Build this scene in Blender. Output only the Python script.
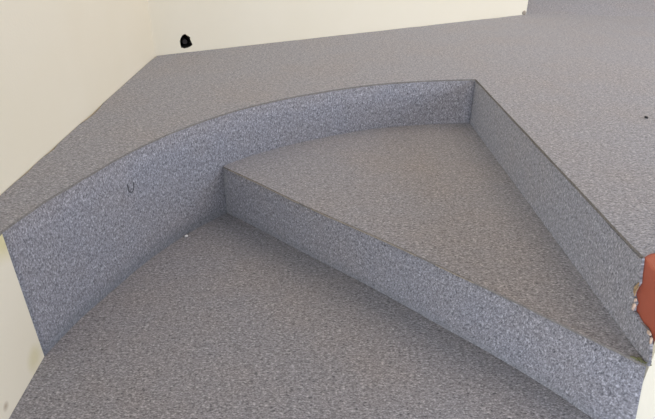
import bpy, bmesh, math, random
from mathutils import Vector, Matrix, noise as mnoise
from mathutils.geometry import tessellate_polygon

scene = bpy.context.scene
for o in list(bpy.data.objects):
    bpy.data.objects.remove(o)
C = scene.collection
random.seed(7)

# ------------------------------------------------------------------ camera
CAM_H, PITCH, ROLL, FPX = 0.9179, 0.5192, -0.0007, 554.4
cd = bpy.data.cameras.new('camera')
cd.sensor_fit = 'HORIZONTAL'; cd.sensor_width = 36.0; cd.lens = FPX * 36.0 / 655.0
cd.clip_start = 0.02; cd.clip_end = 100
cam = bpy.data.objects.new('camera', cd); C.objects.link(cam)
fw = Vector((0, math.cos(PITCH), -math.sin(PITCH)))
r0 = Vector((1, 0, 0)); u0 = r0.cross(fw)
r1 = r0 * math.cos(ROLL) + u0 * math.sin(ROLL); u1 = u0 * math.cos(ROLL) - r0 * math.sin(ROLL)
cam.matrix_world = Matrix(((r1.x, u1.x, -fw.x, 0), (r1.y, u1.y, -fw.y, 0), (r1.z, u1.z, -fw.z, CAM_H), (0, 0, 0, 1)))
scene.camera = cam

# ------------------------------------------------------------------ light
world = bpy.data.worlds.new('world'); scene.world = world; world.use_nodes = True
bg = world.node_tree.nodes['Background']
bg.inputs[0].default_value = (1.0, 0.965, 0.925, 1); bg.inputs[1].default_value = 0.40

def window_light(name, loc, target, w, h, power, col):
    l = bpy.data.lights.new(name, 'AREA'); l.shape = 'RECTANGLE'; l.size = w; l.size_y = h
    l.energy = power; l.color = col
    o = bpy.data.objects.new(name, l); C.objects.link(o); o.location = loc
    o.rotation_euler = (Vector(target) - Vector(loc)).to_track_quat('-Z', 'Y').to_euler()
    return o
# daylight from the hall's tall windows: on the right-hand side and behind the viewer
window_light('hall_window_light', (5.2, -0.6, 1.8), (-0.3, 1.2, 0.3), 5.0, 2.4, 265, (0.68, 0.80, 1.0))
window_light('rear_window_light', (-2.1, -5.0, 1.25), (0.0, 1.2, 0.3), 4.0, 1.8, 520, (0.76, 0.85, 1.0))
# warm ceiling fitting above the stage, up and to the right out of view
window_light('ceiling_fitting_light', (1.6, 2.3, 2.9), (1.5, 2.2, 0.0), 3.2, 2.2, 58, (1.0, 0.79, 0.58))

vs = scene.view_settings
vs.view_transform = 'Standard'; vs.look = 'None'; vs.gamma = 1.0; vs.use_curve_mapping = False
vs.exposure = -0.17

# ------------------------------------------------------------------ materials
def new_mat(name):
    m = bpy.data.materials.new(name); m.use_nodes = True
    nt = m.node_tree; nt.nodes.clear()
    out = nt.nodes.new('ShaderNodeOutputMaterial'); b = nt.nodes.new('ShaderNodeBsdfPrincipled')
    nt.links.new(b.outputs[0], out.inputs[0])
    return m, nt, b
def node(nt, t, **kw):
    n = nt.nodes.new(t)
    for k, v in kw.items():
        if isinstance(k, str) and hasattr(n, k): setattr(n, k, v)
    return n
def ramp(nt, src, stops):
    r = nt.nodes.new('ShaderNodeValToRGB'); el = r.color_ramp.elements
    while len(el) < len(stops): el.new(0.5)
    for e, (p, c) in zip(el, stops):
        e.position = p; e.color = (c[0], c[1], c[2], 1) if not isinstance(c, (int, float)) else (c, c, c, 1)
    nt.links.new(src, r.inputs[0]); return r
def mix(nt, fac, a, b, mode='MIX'):
    m = nt.nodes.new('ShaderNodeMix'); m.data_type = 'RGBA'; m.blend_type = mode
    for sock, v in ((m.inputs[0], fac), (m.inputs[6], a), (m.inputs[7], b)):
        if hasattr(v, 'links'): nt.links.new(v, sock)
        elif isinstance(v, (int, float)): sock.default_value = v
        else: sock.default_value = (*v, 1)
    return m.outputs[2]
def tex(nt, vec, scale, detail=2.0, rough=0.5, sc=(1, 1, 1), dist=0.0):
    mp = nt.nodes.new('ShaderNodeMapping'); mp.inputs['Scale'].default_value = sc
    nt.links.new(vec, mp.inputs[0])
    n = nt.nodes.new('ShaderNodeTexNoise'); n.inputs['Scale'].default_value = scale
    n.inputs['Detail'].default_value = detail; n.inputs['Roughness'].default_value = rough
    n.inputs['Distortion'].default_value = dist
    nt.links.new(mp.outputs[0], n.inputs['Vector']); return n.outputs[0]

def carpet(name, sc):
    """grey flecked loop-pile carpet; sc stretches the yarn flecks along one direction"""
    m, nt, b = new_mat(name)
    uv = nt.nodes.new('ShaderNodeUVMap').outputs[0]
    n1 = tex(nt, uv, 165, 2.5, 0.65, sc, 0.4)
    n2 = tex(nt, uv, 330, 1.0, 0.5, sc)
    n3 = tex(nt, uv, 3.2, 4.0, 0.6)
    n4 = tex(nt, uv, 60, 2.0, 0.6, sc)
    base = ramp(nt, n1, [(0.28, (0.078, 0.076, 0.090)), (0.43, (0.200, 0.196, 0.216)), (0.57, (0.272, 0.267, 0.292)), (0.72, (0.44, 0.43, 0.475))]).outputs[0]
    fl = ramp(nt, n2, [(0.28, 0.72), (0.5, 1.0), (0.72, 1.28)]).outputs[0]
    c1 = mix(nt, 1.0, base, fl, 'MULTIPLY')
    cl = ramp(nt, n4, [(0.3, 0.86), (0.7, 1.14)]).outputs[0]
    c2 = mix(nt, 1.0, c1, cl, 'MULTIPLY')
    st = ramp(nt, n3, [(0.42, 0.0), (0.72, 0.55)]).outputs[0]       # old tea-coloured soiling
    c3 = mix(nt, st, c2, mix(nt, 1.0, c2, (1.08, 0.98, 0.86), 'MULTIPLY'))
    nt.links.new(c3, b.inputs['Base Color'])
    b.inputs['Roughness'].default_value = 0.95
    b.inputs['Specular IOR Level'].default_value = 0.1
    b.inputs['Sheen Weight'].default_value = 0.25; b.inputs['Sheen Roughness'].default_value = 0.6
    bm = nt.nodes.new('ShaderNodeBump'); bm.inputs['Strength'].default_value = 0.42; bm.inputs['Distance'].default_value = 0.004
    nt.links.new(n1, bm.inputs['Height']); nt.links.new(bm.outputs[0], b.inputs['Normal'])
    return m
M_TOP = carpet('carpet_floor', (0.75, 1.25, 1))
M_RIS = carpet('carpet_riser', (1.25, 0.7, 1))

def paint(name, col, spots=()):
    """old emulsion paint with faint roller mottling; spots = (centre, radius, colour, amount)"""
    m, nt, b = new_mat(name)
    g = nt.nodes.new('ShaderNodeNewGeometry').outputs['Position']
    n1 = tex(nt, g, 2.2, 4, 0.55); n2 = tex(nt, g, 160, 2, 0.6); n3 = tex(nt, g, 9, 3, 0.6)
    c = mix(nt, ramp(nt, n1, [(0.35, 0.0), (0.7, 0.6)]).outputs[0], col, (col[0] * .95, col[1] * .935, col[2] * .89))
    for (ctr, rad, sc, amt) in spots:
        d = nt.nodes.new('ShaderNodeVectorMath'); d.operation = 'DISTANCE'; nt.links.new(g, d.inputs[0]); d.inputs[1].default_value = ctr
        a = nt.nodes.new('ShaderNodeMath'); a.operation = 'MULTIPLY_ADD'; nt.links.new(n3, a.inputs[0]); a.inputs[1].default_value = rad * 1.2
        nt.links.new(d.outputs['Value'], a.inputs[2])
        mr = nt.nodes.new('ShaderNodeMapRange'); nt.links.new(a.outputs[0], mr.inputs[0])
        mr.inputs[1].default_value = rad * 0.9; mr.inputs[2].default_value = rad * 1.7; mr.inputs[3].default_value = amt; mr.inputs[4].default_value = 0
        c = mix(nt, mr.outputs[0], c, sc)
    nt.links.new(c, b.inputs['Base Color']); b.inputs['Roughness'].default_value = 0.6
    b.inputs['Specular IOR Level'].default_value = 0.3
    bm = nt.nodes.new('ShaderNodeBump'); bm.inputs['Strength'].default_value = 0.12; bm.inputs['Distance'].default_value = 0.003
    nt.links.new(n2, bm.inputs['Height']); nt.links.new(bm.outputs[0], b.inputs['Normal'])
    return m
CREAM = (0.81, 0.735, 0.585)
M_WALL = paint('cream_paint', CREAM)
M_FLANK = paint('cream_paint_stained', CREAM, [((-0.645, 0.925, 0.315), 0.05, (0.66, 0.57, 0.22), 0.6), ((-0.645, 0.90, 0.03), 0.035, (0.62, 0.54, 0.27), 0.5),
                                               ((-0.643, 0.765, 0.03), 0.012, (0.34, 0.24, 0.15), 0.7)])
def plain(name, col, rough=0.8, scale=40, var=0.25, bump=0.3):
    m, nt, b = new_mat(name)
    g = nt.nodes.new('ShaderNodeNewGeometry').outputs['Position']
    n = tex(nt, g, scale, 4, 0.6)
    c = mix(nt, ramp(nt, n, [(0.3, 0.0), (0.7, 1.0)]).outputs[0], [v * (1 - var) for v in col], [min(1, v * (1 + var)) for v in col])
    nt.links.new(c, b.inputs['Base Color']); b.inputs['Roughness'].default_value = rough
    bm = nt.nodes.new('ShaderNodeBump'); bm.inputs['Strength'].default_value = bump; bm.inputs['Distance'].default_value = 0.002
    nt.links.new(n, bm.inputs['Height']); nt.links.new(bm.outputs[0], b.inputs['Normal'])
    return m
M_RED = plain('red_oxide', (0.40, 0.100, 0.056), 0.55, 22, 0.07, 0.08)
M_CONC = plain('dusty_concrete', (0.28, 0.25, 0.21))
M_PLASTER = plain('broken_plaster', (0.60, 0.45, 0.35), 0.9, 120, 0.15)
M_WOOD = plain('splintered_wood', (0.36, 0.24, 0.12), 0.8, 150, 0.3)
M_YARN = plain('frayed_yarn', (0.15, 0.15, 0.075), 0.9, 200, 0.3)
M_LOOP = plain('dark_yarn', (0.085, 0.082, 0.088), 0.9, 200, 0.2)
M_BACKING = plain('jute_backing', (0.32, 0.28, 0.23), 0.9, 200, 0.25)
M_EDGE = plain('glued_carpet_edge', (0.20, 0.18, 0.16), 0.9, 200, 0.35)
M_SOOT = plain('sooty_hole', (0.012, 0.010, 0.009), 0.9, 60, 0.4)
M_PIPE = plain('black_pipe', (0.022, 0.017, 0.017), 0.9, 80, 0.3)
M_PAPER = plain('white_paper', (0.85, 0.85, 0.86), 0.7, 300, 0.05)
M_LINT = plain('dark_lint', (0.02, 0.02, 0.022), 0.9, 300, 0.2)

# ------------------------------------------------------------------ helpers
def link(name, bm, mat, parent=None, smooth=False):
    bmesh.ops.recalc_face_normals(bm, faces=bm.faces[:])
    me = bpy.data.meshes.new(name); bm.to_mesh(me); bm.free()
    for mt in (mat if isinstance(mat, (list, tuple)) else [mat]): me.materials.append(mt)
    if smooth:
        for p in me.polygons: p.use_smooth = True
    o = bpy.data.objects.new(name, me); C.objects.link(o)
    if parent: o.parent = parent
    return o
def thing(name, label, cat, loc=(0, 0, 0)):
    o = bpy.data.objects.new(name, None); C.objects.link(o); o.location = (0, 0, 0); o.empty_display_size = 0.1
    o['label'] = label; o['category'] = cat
    return o
def tag(o, label, cat): o['label'] = label; o['category'] = cat; return o
def struct(o, label=None):
    o['kind'] = 'structure'
    if label: o['label'] = label
    return o

def slab(outline, z0, z1, edge=0):
    """horizontal sheet with any outline; uv = metres"""
    bm = bmesh.new(); uvl = bm.loops.layers.uv.new('UVMap')
    t = [bm.verts.new((x, y, z1)) for x, y in outline]; b = [bm.verts.new((x, y, z0)) for x, y in outline]
    n = len(outline)
    fs = []
    for i, j, k in tessellate_polygon([[Vector((x, y, 0)) for x, y in outline]]):
        fs.append(bm.faces.new((t[i], t[j], t[k]))); fs.append(bm.faces.new((b[k], b[j], b[i])))
    for i in range(n):
        j = (i + 1) % n
        fs.append(bm.faces.new((t[i], b[i], b[j], t[j]))); fs[-1].material_index = edge
    for f in fs:
        for l in f.loops: l[uvl].uv = (l.vert.co.x + l.vert.co.z * .3, l.vert.co.y + l.vert.co.z)
    return bm
def sheet(bot, top, z0, z1, thick, side, rows=4):
    """upright sheet ruled between two plan curves; front face on the curve, back offset by thick on `side`.
    z0, z1 may be lists (per column)"""
    bm = bmesh.new(); uvl = bm.loops.layers.uv.new('UVMap')
    n = len(bot); Z0 = z0 if isinstance(z0, list) else [z0] * n; Z1 = z1 if isinstance(z1, list) else [z1] * n
    s = [0.0]
    for i in range(1, n): s.append(s[-1] + math.dist(top[i], top[i - 1]))
    grid = []
    for i in range(n):
        a, c = top[max(i - 1, 0)], top[min(i + 1, n - 1)]
        tx, ty = c[0] - a[0], c[1] - a[1]; L = math.hypot(tx, ty); nx, ny = -ty / L * side, tx / L * side
        col = []
        for k in range(rows + 1):
            f = k / rows
            x = bot[i][0] * (1 - f) + top[i][0] * f; y = bot[i][1] * (1 - f) + top[i][1] * f; z = Z0[i] * (1 - f) + Z1[i] * f
            col.append((bm.verts.new((x, y, z)), bm.verts.new((x + nx * thick, y + ny * thick, z))))
        grid.append(col)
    uvd = {}
    for i in range(n):
        for k in range(rows + 1):
            for q in (0, 1): uvd[grid[i][k][q]] = (s[i] + q * .01, Z0[i] + math.dist((*bot[i], Z0[i]), grid[i][k][0].co))
    for i in range(n - 1):
        for k in range(rows):
            for q in (0, 1): bm.faces.new((grid[i][k][q], grid[i + 1][k][q], grid[i + 1][k + 1][q], grid[i][k + 1][q]))
        for k in (0, rows): bm.faces.new((grid[i][k][0], grid[i + 1][k][0], grid[i + 1][k][1], grid[i][k][1]))
    for i in (0, n - 1):
        for k in range(rows): bm.faces.new((grid[i][k][0], grid[i][k + 1][0], grid[i][k + 1][1], grid[i][k][1]))
    for f in bm.faces:
        for l in f.loops: l[uvl].uv = uvd[l.vert]
    return bm
def tube(path, rad, seg=6):
    bm = bmesh.new(); rings = []
    n = len(path); P = [Vector(p) for p in path]
    for i, p in enumerate(P):
        t = (P[min(i + 1, n - 1)] - P[max(i - 1, 0)]).normalized()
        a = t.orthogonal().normalized(); b = t.cross(a)
        r = rad[i] if isinstance(rad, list) else rad
        rings.append([bm.verts.new(p + (a * math.cos(q) + b * math.sin(q)) * r) for q in [2 * math.pi * k / seg for k in range(seg)]])
    for i in range(n - 1):
        for k in range(seg):
            bm.faces.new((rings[i][k], rings[i][(k + 1) % seg], rings[i + 1][(k + 1) % seg], rings[i + 1][k]))
    bm.faces.new(rings[0]); bm.faces.new(rings[-1][::-1])
    return bm
def chip(loc, size, seed, squash=(1, 1, 1)):
    bm = bmesh.new(); bmesh.ops.create_icosphere(bm, subdivisions=2, radius=1)
    for v in bm.verts:
        d = 1 + 0.55 * mnoise.noise(v.co * 1.4 + Vector((seed, seed * 2, 0)))
        v.co = Vector((v.co.x * squash[0] * d * size + loc[0], v.co.y * squash[1] * d * size + loc[1], v.co.z * squash[2] * d * size + loc[2]))
    return bm
def wob(s, amp, f=9.0, seed=0.0): return amp * mnoise.noise(Vector((s * f, seed, 0.3))) * 1.6

# ------------------------------------------------------------------ plan geometry (metres)
H1, H2 = 0.17, 0.336                       # winder step, stage level above the lower floor
CX, CY = 0.560, 0.752                      # centre of the curved riser = inner corner of the winder
APEX = (0.583, 0.733)
D_ = (0.532, 1.962)                        # where curved and straight risers meet
A_ = (-0.646, 0.932)                       # where curved riser meets the painted flank
T = 0.006                                  # carpet thickness
def arc_R(th):                              # radius slightly uneven, as laid
    d = math.degrees(th)
    pts = [(88, 1.208), (91, 1.208), (100, 1.209), (108, 1.2145), (118.5, 1.2125), (126.4, 1.218), (133, 1.221), (138.6, 1.219), (144, 1.218), (150, 1.214), (154, 1.211),
           (158, 1.207), (161, 1.208), (166.4, 1.214), (171.6, 1.219), (176, 1.224)]
    for (a, ra), (b, rb) in zip(pts, pts[1:]):
        if a <= d <= b:
            f = (d - a) / (b - a); f = f * f * (3 - 2 * f); return ra + (rb - ra) * f
    return 1.215
TH_D = math.atan2(D_[1] - CY, D_[0] - CX); TH_A = math.atan2(A_[1] - CY, A_[0] - CX)
def arc(t0, t1, n, dr=0.0):
    out = []
    for i in range(n + 1):
        t = t0 + (t1 - t0) * i / n; r = arc_R(t) + dr
        out.append((CX + r * math.cos(t), CY + r * math.sin(t)))
    return out
def lerp2(a, b, f): return (a[0] + (b[0] - a[0]) * f, a[1] + (b[1] - a[1]) * f)
def seg(a, b, n): return [lerp2(a, b, i / n) for i in range(n + 1)]

WALL_B = (-0.706, 2.294)                   # inner corner of left and back wall
LEFT_DIR = Vector((-0.0205 / 1.21, -1.0, 0)).normalized()
LEFT_LEN = 3.2
LEFT_END = (WALL_B[0] + LEFT_DIR.x * LEFT_LEN, WALL_B[1] + LEFT_DIR.y * LEFT_LEN)
BACK_DIR = Vector((1.780, 0.876, 0)).normalized()
BACK_END = (1.092, 3.179)
TIER = [(1.092, 3.206), (1.762, 3.10), (4.6, 2.70)]

# ------------------------------------------------------------------ the setting
# lower floor
flank_end = (A_[0] + 0.055, A_[1] - 2.0)
STEP_L = (-0.338, 1.590)
step_b = [STEP_L, (-0.21, 1.478), (-0.075, 1.355), (0.095, 1.206), (0.20, 1.108), (0.277, 1.032), (0.363, 0.950), (0.438, 0.873), (0.490, 0.814), (0.524, 0.770), (0.562, 0.737), (0.594, 0.721)]
step_t = [(-0.328, 1.580), (-0.20, 1.462), (-0.06, 1.328), (0.105, 1.185), (0.215, 1.086), (0.300, 1.006), (0.384, 0.928), (0.450, 0.863), (0.510, 0.804), (0.548, 0.767), (0.570, 0.744), (0.580, 0.735)]
def smooth_curve(pts, n):
    """Catmull-Rom through the points"""
    out = []; P = [pts[0]] + list(pts) + [pts[-1]]
    for i in range(1, len(P) - 2):
        p0, p1, p2, p3 = P[i - 1], P[i], P[i + 1], P[i + 2]
        for k in range(n):
            t = k / n
            out.append(tuple(0.5 * (2 * b + (c - a) * t + (2 * a - 5 * b + 4 * c - d) * t * t + (3 * b - a - 3 * c + d) * t ** 3) for a, b, c, d in zip(p0, p1, p2, p3)))
    out.append(tuple(pts[-1])); return out
step_b = smooth_curve(step_b, 4); step_t = smooth_curve(step_t, 4)
TH_S = math.atan2(STEP_L[1] - CY, STEP_L[0] - CX)
fl = [flank_end] + arc(TH_A, TH_S, 30) + step_b[1:-1] + [(APEX[0], APEX[1]), (3.2, APEX[1] + 0.02), (3.2, -2.6), (flank_end[0], -2.6)]
floor = struct(link('floor', slab(fl, -0.03, 0.0), M_TOP), 'lower carpeted floor at the foot of the winder step')

# left wall, back wall (with a pipe hole), flank of the stage and its cream front
def wall_prism(a, b, z0, z1, thick, side):
    dx, dy = b[0] - a[0], b[1] - a[1]; L = math.hypot(dx, dy); nx, ny = -dy / L * side * thick, dx / L * side * thick
    bm = bmesh.new(); v = []
    for z in (z0, z1):
        v += [bm.verts.new((a[0], a[1], z)), bm.verts.new((b[0], b[1], z)), bm.verts.new((b[0] + nx, b[1] + ny, z)), bm.verts.new((a[0] + nx, a[1] + ny, z))]
    for q in ((0, 1, 2, 3), (4, 5, 6, 7), (0, 1, 5, 4), (1, 2, 6, 5), (2, 3, 7, 6), (3, 0, 4, 7)): bm.faces.new([v[i] for i in q])
    return bm
struct(link('wall_left', wall_prism(WALL_B, LEFT_END, H2 - T, 2.9, 0.15, -1), M_WALL), 'cream painted wall running along the left of the stage')
struct(link('wall_flank', wall_prism(A_, flank_end, -0.03, H2 - T, 0.055, -1), M_FLANK), 'low cream painted side face below the stage, stained')
struct(link('wall_front', wall_prism((APEX[0] + 0.004, APEX[1] + 0.003), (3.2, APEX[1] + 0.02), -0.03, H2 - T, 0.010, 1), M_WALL), 'cream painted front face of the stage at right')

# back wall: front face has a ragged opening, edges turned inwards
bx = BACK_DIR; bn = Vector((-bx.y, bx.x, 0))             # into the wall
L_back = (Vector((*BACK_END, 0)) - Vector((*WALL_B, 0))).length
HOLE_S, HOLE_Z = 0.129, H2 + 0.0405
ragged = [(0.021, 0), (0.0175, 0.010), (0.0185, 0.017), (0.010, 0.024), (0.001, 0.031), (-0.009, 0.027), (-0.016, 0.018), (-0.021, 0.007), (-0.0205, -0.006), (-0.019, -0.017), (-0.008, -0.021),
          (0.004, -0.020), (0.014, -0.017), (0.024, -0.012)]
ragged = [(s * 1.12, z * 1.12) for s, z in ragged]
bm = bmesh.new()
def bp(s, z, d=0.0): return Vector((*WALL_B, 0)) + bx * s + bn * d + Vector((0, 0, z))
outer = [bm.verts.new(bp(s, z)) for s, z in ((-0.0, H2 - T), (L_back, H2 - T), (L_back, 2.9), (0.0, 2.9))]
inner = [bm.verts.new(bp(HOLE_S + s, HOLE_Z + z)) for s, z in ragged]
edges = []
for ring in (outer, inner):
    for i in range(len(ring)): edges.append(bm.edges.new((ring[i], ring[(i + 1) % len(ring)])))
bmesh.ops.triangle_fill(bm, edges=edges, use_beauty=True, use_dissolve=False)
for f in list(bm.faces):
    c = f.calc_center_median()
    # drop anything filled across the opening
    loc = (c - Vector((*WALL_B, 0)))
    if all(v in inner for v in f.verts) and abs(loc.dot(bx) - HOLE_S) < 0.018 and abs(c.z - HOLE_Z) < 0.018: bm.faces.remove(f)
back = [bm.verts.new(bp(s, z, 0.15)) for s, z in ((0.0, H2 - T), (L_back, H2 - T), (L_back, 2.9), (0.0, 2.9))]
for i in range(4): bm.faces.new((outer[i], outer[(i + 1) % 4], back[(i + 1) % 4], back[i]))
bm.faces.new(back)
wb = struct(link('wall_back', bm, M_WALL), 'cream painted back wall with a small ragged hole near the floor')
# the hole: plaster lip, dark shaft, pipe stub
bm = bmesh.new(); rings = []
for d, k in ((0.0, 1.0), (0.006, 0.93), (0.03, 0.88), (0.10, 0.88)):
    rings.append([bm.verts.new(bp(HOLE_S + s * k, HOLE_Z + z * k, d + (0.0002 if d == 0 else 0))) for s, z in ragged])
for a, b in zip(rings, rings[1:]):
    for i in range(len(a)): bm.faces.new((a[i], a[(i + 1) % len(a)], b[(i + 1) % len(b)], b[i]))
bm.faces.new(rings[-1])
h = link('pipe_hole', bm, M_SOOT, wb); h['label'] = 'small black ragged hole in the cream wall'
pth = [bp(HOLE_S - 0.004, HOLE_Z + 0.004, 0.095), bp(HOLE_S - 0.003, HOLE_Z + 0.003, 0.04), bp(HOLE_S - 0.001, HOLE_Z + 0.001, 0.008)]
link('pipe_stub', tube(pth, 0.010, 14), M_PIPE, h)
# crumbled plaster at the foot of the wall end
link('plaster_chip', chip(bp(L_back - 0.018, H2 + 0.010, -0.003), 0.012, 3.0, (1.0, 0.6, 1.0)), M_BACKING, wb)

# ------------------------------------------------------------------ stage platform
stage = thing('stage_platform', 'raised grey carpeted stage with a curved recess cut into its edge', 'platform')
# platform sheet outline (counter-clockwise from the flank top)
wl = []
nW = 70
for i in range(nW + 1):                                     # along the left wall, frayed trim line
    f = i / nW; p = lerp2(LEFT_END, WALL_B, f); s = f * LEFT_LEN
    wl.append((p[0] + 0.002 + max(0.0, wob(s, 0.010, 7.0, 2.0) + wob(s, 0.006, 23.0, 4.0)), p[1] if i < nW else p[1] - 0.002))
wbk = []
for i in range(1, 40):
    f = i / 40; p = lerp2(WALL_B, BACK_END, f); e = 0.002 + max(0.0, wob(f * 2, 0.006, 8.0, 9.0) + wob(f * 2, 0.003, 25.0, 5.0))
    wbk.append((p[0] - bn.x * e, p[1] - bn.y * e))
edge_arc = arc(TH_A, TH_D, 90, 0.0004)
def rx(y): return (0.613 - math.sin(0.0416) * y) / math.cos(0.0416)     # straight riser line
tear_top = [(0.5825, 0.8445), (0.5955, 0.854), (0.6063, 0.8605), (0.622, 0.863), (0.640, 0.874), (0.661, 0.868), (0.683, 0.858), (0.706, 0.838), (0.721, 0.806), (0.735, 0.770), (0.741, APEX[1] + 0.008)]
str_edge = [(rx(y) + 0.0012 + wob(y, 0.0006, 14, 1), y) for y in [1.955 - k * (1.955 - 0.852) / 40 for k in range(41)]]
out = wl + wbk + [(BACK_END[0] + 0.01, BACK_END[1] - 0.0)] + [(TIER[0][0] + 0.02, TIER[0][1] - 0.004), (TIER[1][0], TIER[1][1] - 0.004), (TIER[2][0], TIER[2][1]), (4.6, 0.757)] + [(0.741, APEX[1] + 0.008)]
out += tear_top[:-1][::-1] + str_edge[::-1][1:] + edge_arc[::-1] + [(flank_end[0], flank_end[1])]
link('carpet_top', slab(out, H2 - T, H2, 1), [M_TOP, M_EDGE], stage)
# concrete body below the carpet
core = wl[::6] + [WALL_B, BACK_END, (TIER[1][0], TIER[1][1]), TIER[2], (4.6, 0.757 + 0.12), (APEX[0] + 0.125, APEX[1] + 0.125)]
core = [LEFT_END, WALL_B, BACK_END, TIER[1], TIER[2], (4.6, APEX[1] + 0.16), (APEX[0] + 0.20, APEX[1] + 0.13)]
core += [(rx(y) + 0.040, y) for y in (0.95, 1.2, 1.5, 1.8, 1.955)] + arc(TH_D, TH_A, 60, T + 0.001) + [(A_[0] - 0.057, A_[1]), (flank_end[0] - 0.057, flank_end[1])]
link('stage_body', slab(core, -0.02, H2 - T - 0.0005), M_CONC, stage)
# bare red oxide corner under the torn carpet: block behind riser and top
rb = [(rx(0.745) + T + 0.0005, APEX[1] + 0.011), (0.78, APEX[1] + 0.013), (0.78, 0.94), (rx(0.945) + T + 0.0005, 0.945)]
bmr = slab(rb, H1 - 0.02, H2 - T + 0.0005)
red = link('bare_corner', bmr, M_RED, stage); red['label'] = 'brick-red bare corner where the carpet is torn away'
bmod = red.modifiers.new('worn_edge', 'BEVEL'); bmod.width = 0.006; bmod.segments = 3
# curved riser: floor to stage level left of the step, step level to stage right of it
c_pts = arc(TH_A, TH_D, 90)
s_acc = [0.0]
for a, b in zip(c_pts, c_pts[1:]): s_acc.append(s_acc[-1] + math.dist(a, b))
z_top = [H2 - T + 0.0008 + wob(s, 0.0009, 22, 6) for s in s_acc]
c_in = arc(TH_A, TH_D, 90, -0.0002)
cr = link('curved_riser', sheet(c_in, c_pts, 0.0, z_top, T - 0.001, 1, 6), M_RIS, stage, True); cr['label'] = 'curved carpeted riser sweeping round the recess'
# straight riser with torn end
tear = [(0.8405, H2 - 0.002), (0.836, 0.320), (0.8315, 0.3024), (0.8258, 0.2883), (0.8303, 0.2732), (0.8315, 0.263), (0.8305, 0.2564), (0.824, 0.252), (0.8171, 0.2481), (0.819, 0.239), (0.8163, 0.2294), (0.808, 0.230), (0.799, 0.2272), (0.7874, 0.2252),
        (0.7714, 0.2273), (0.7615, 0.2243), (0.751, 0.2171), (0.741, 0.196), (0.736, 0.180)]
bm = bmesh.new(); uvl = bm.loops.layers.uv.new('UVMap')
poly = [(1.958, H1 - 0.001)] + [(y, H2 - T - 0.001 + wob(y, 0.0012, 20, 3)) for y in [1.958 - k * (1.958 - 0.846) / 40 for k in range(41)]] + tear + [(0.7345, H1 - 0.001)]
fr = [bm.verts.new((rx(y), y, z)) for y, z in poly]; bk = [bm.verts.new((rx(y) + T - 0.001, y, z)) for y, z in poly]
for i, j, k in tessellate_polygon([[Vector((y, z, 0)) for y, z in poly]]):
    bm.faces.new((fr[i], fr[j], fr[k])); bm.faces.new((bk[k], bk[j], bk[i]))
for i in range(len(poly)): bm.faces.new((fr[i], fr[(i + 1) % len(fr)], bk[(i + 1) % len(fr)], bk[i]))
for f in bm.faces:
    for l in f.loops: l[uvl].uv = (l.vert.co.y + 5.0, l.vert.co.z)
sr = link('straight_riser', bm, M_RIS, stage); sr['label'] = 'straight carpeted riser with a torn end'

# ------------------------------------------------------------------ winder step
step = thing('winder_step', 'wedge-shaped carpeted step tucked inside the curved recess', 'step')
tread = [(x, y) for x, y in step_t]
tread_out = [(p[0] + 0.0012, p[1] + 0.0012) for p in step_t] + [(rx(y) - 0.0005, y) for y in (0.80, 1.0, 1.3, 1.6, 1.95)] + arc(TH_D + 0.003, TH_S - 0.008, 60, -0.0006)
link('tread', slab(tread_out, H1 - T, H1, 1), [M_TOP, M_EDGE], step)
body = [(p[0] + 0.008, p[1] + 0.008) for p in step_t[::4]] + [(rx(1.3) - 0.002, 1.3), (rx(1.95) - 0.002, 1.95)] + arc(TH_D + 0.003, TH_S - 0.012, 40, -0.003)
link('step_body', slab(body, 0.0005, H1 - T - 0.0005), M_CONC, step)
sz = [H1 - T + 0.0008 + wob(i * .02, 0.001, 22, 8) for i in range(len(step_t))]
link('riser', sheet(step_b, step_t, 0.0, sz, T - 0.001, 1, 6), M_RIS, step, True)
# the jute edge of the tread carpet shows along the left half of the nosing
for (f0, f1) in ((0.02, 0.17), (0.19, 0.36), (0.40, 0.48)):
    pts = []
    n = len(step_t)
    for k in range(14):
        q = (f0 + (f1 - f0) * k / 13) * (n - 1); i = int(q); p = lerp2(step_t[i], step_t[min(i + 1, n - 1)], q - i)
        pts.append((p[0] - 0.0003, p[1] - 0.0003, H1 - 0.0022 + wob(q, 0.0008, 3, 2)))
    link('edge_backing', tube(pts, 0.0013, 6), M_BACKING, step)
# loose yarn at the inner corner
for k in range(9):
    f = random.uniform(0.87, 0.95); n = len(step_t); i = int(f * (n - 1)); p = step_t[i]
    x, y = p[0] + random.uniform(0, .008), p[1] + random.uniform(0, .010)
    d = Vector((0.7 + random.uniform(-.5, .5), -0.7 + random.uniform(-.5, .5), 0)).normalized() * random.uniform(.007, .014)
    pts = [(x, y, H1 + 0.0005), (x + d.x * .5, y + d.y * .5, H1 + 0.003), (x + d.x, y + d.y, H1 + 0.001)]
    link('frayed_yarn', tube(pts, 0.0015, 5), M_YARN, step)
# pulled loop of yarn on the curved riser
pts = []
for k in range(13):
    q = k / 12; du = 0.011 * math.cos(math.pi * (1.08 - q)) ; dz = -0.026 * math.sin(math.pi * q) ** 0.6
    th = math.radians(153.0) - du / 1.207; r = arc_R(th) - 0.0008
    pts.append((CX + r * math.cos(th), CY + r * math.sin(th), 0.256 + dz - 0.004 * q))
lo = link('pulled_yarn', tube(pts, 0.0013, 5), M_LOOP, stage)

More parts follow.
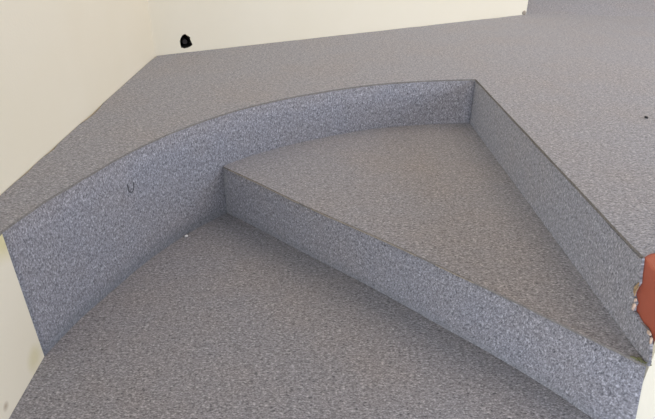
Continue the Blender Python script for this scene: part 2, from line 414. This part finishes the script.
# chips along the tear
link('plaster_chip', chip((rx(0.818) - 0.001, 0.818, 0.238), 0.0050, 1.0, (0.5, 0.8, 1.6)), M_PLASTER, stage)
link('plaster_chip', chip((rx(0.823) + 0.001, 0.822, 0.251), 0.0040, 5.0, (0.5, 0.8, 1.2)), M_PLASTER, stage)
link('plaster_chip', chip((rx(0.760) - 0.001, 0.759, 0.2265), 0.0052, 2.0, (0.5, 1.2, 0.8)), M_PLASTER, stage)
link('plaster_chip', chip((rx(0.748) - 0.001, 0.748, 0.218), 0.0045, 6.0, (0.5, 0.6, 1.6)), M_PLASTER, stage)
link('wood_splinter', tube([(rx(.826) - .001, 0.826, 0.288), (rx(.829) - .002, 0.8295, 0.275), (rx(.831) - .001, 0.830, 0.262)], [0.0012, 0.0026, 0.0012], 6), M_WOOD, stage)
link('wood_splinter', tube([(rx(.823) - .001, 0.823, 0.284), (rx(.824) - .002, 0.8255, 0.270), (rx(.826) - .001, 0.826, 0.258)], [0.0008, 0.0018, 0.001], 6), M_WOOD, stage)

# ------------------------------------------------------------------ upper tier at the far right
tier = thing('tilted_tier', 'grey carpeted tier beyond the end of the back wall, face tilted to catch light', 'ramp')
tp = [lerp2(TIER[0], TIER[1], k / 8) for k in range(9)] + [lerp2(TIER[1], TIER[2], k / 8) for k in range(1, 9)]
tq = [(x + 0.13 * 1.3, y + 1.3) for x, y in tp]
link('slope', sheet(tp, tq, H2, H2 + 0.24, T, 1, 3), M_TOP, tier)  # tier's riser, leaned back into a slope so it takes more light
tout = tq + [(4.77, 6.0), (1.261, 6.0)]
link('carpet_top', slab(tout, H2 + 0.24 - T, H2 + 0.24), M_TOP, tier)

# ------------------------------------------------------------------ litter
tag(link('paper_scrap', chip((-0.434, 1.438, 0.003), 0.0048, 9.0, (1.2, 0.9, 0.6)), M_PAPER), 'tiny white paper crumb on lower carpet beside the curved riser', 'litter')
tag(link('lint_speck', chip((0.946, 1.564, H2 + 0.003), 0.0055, 4.0, (0.8, 1.2, 0.6)), M_LINT), 'tiny dark speck of lint on the stage carpet at right', 'litter')
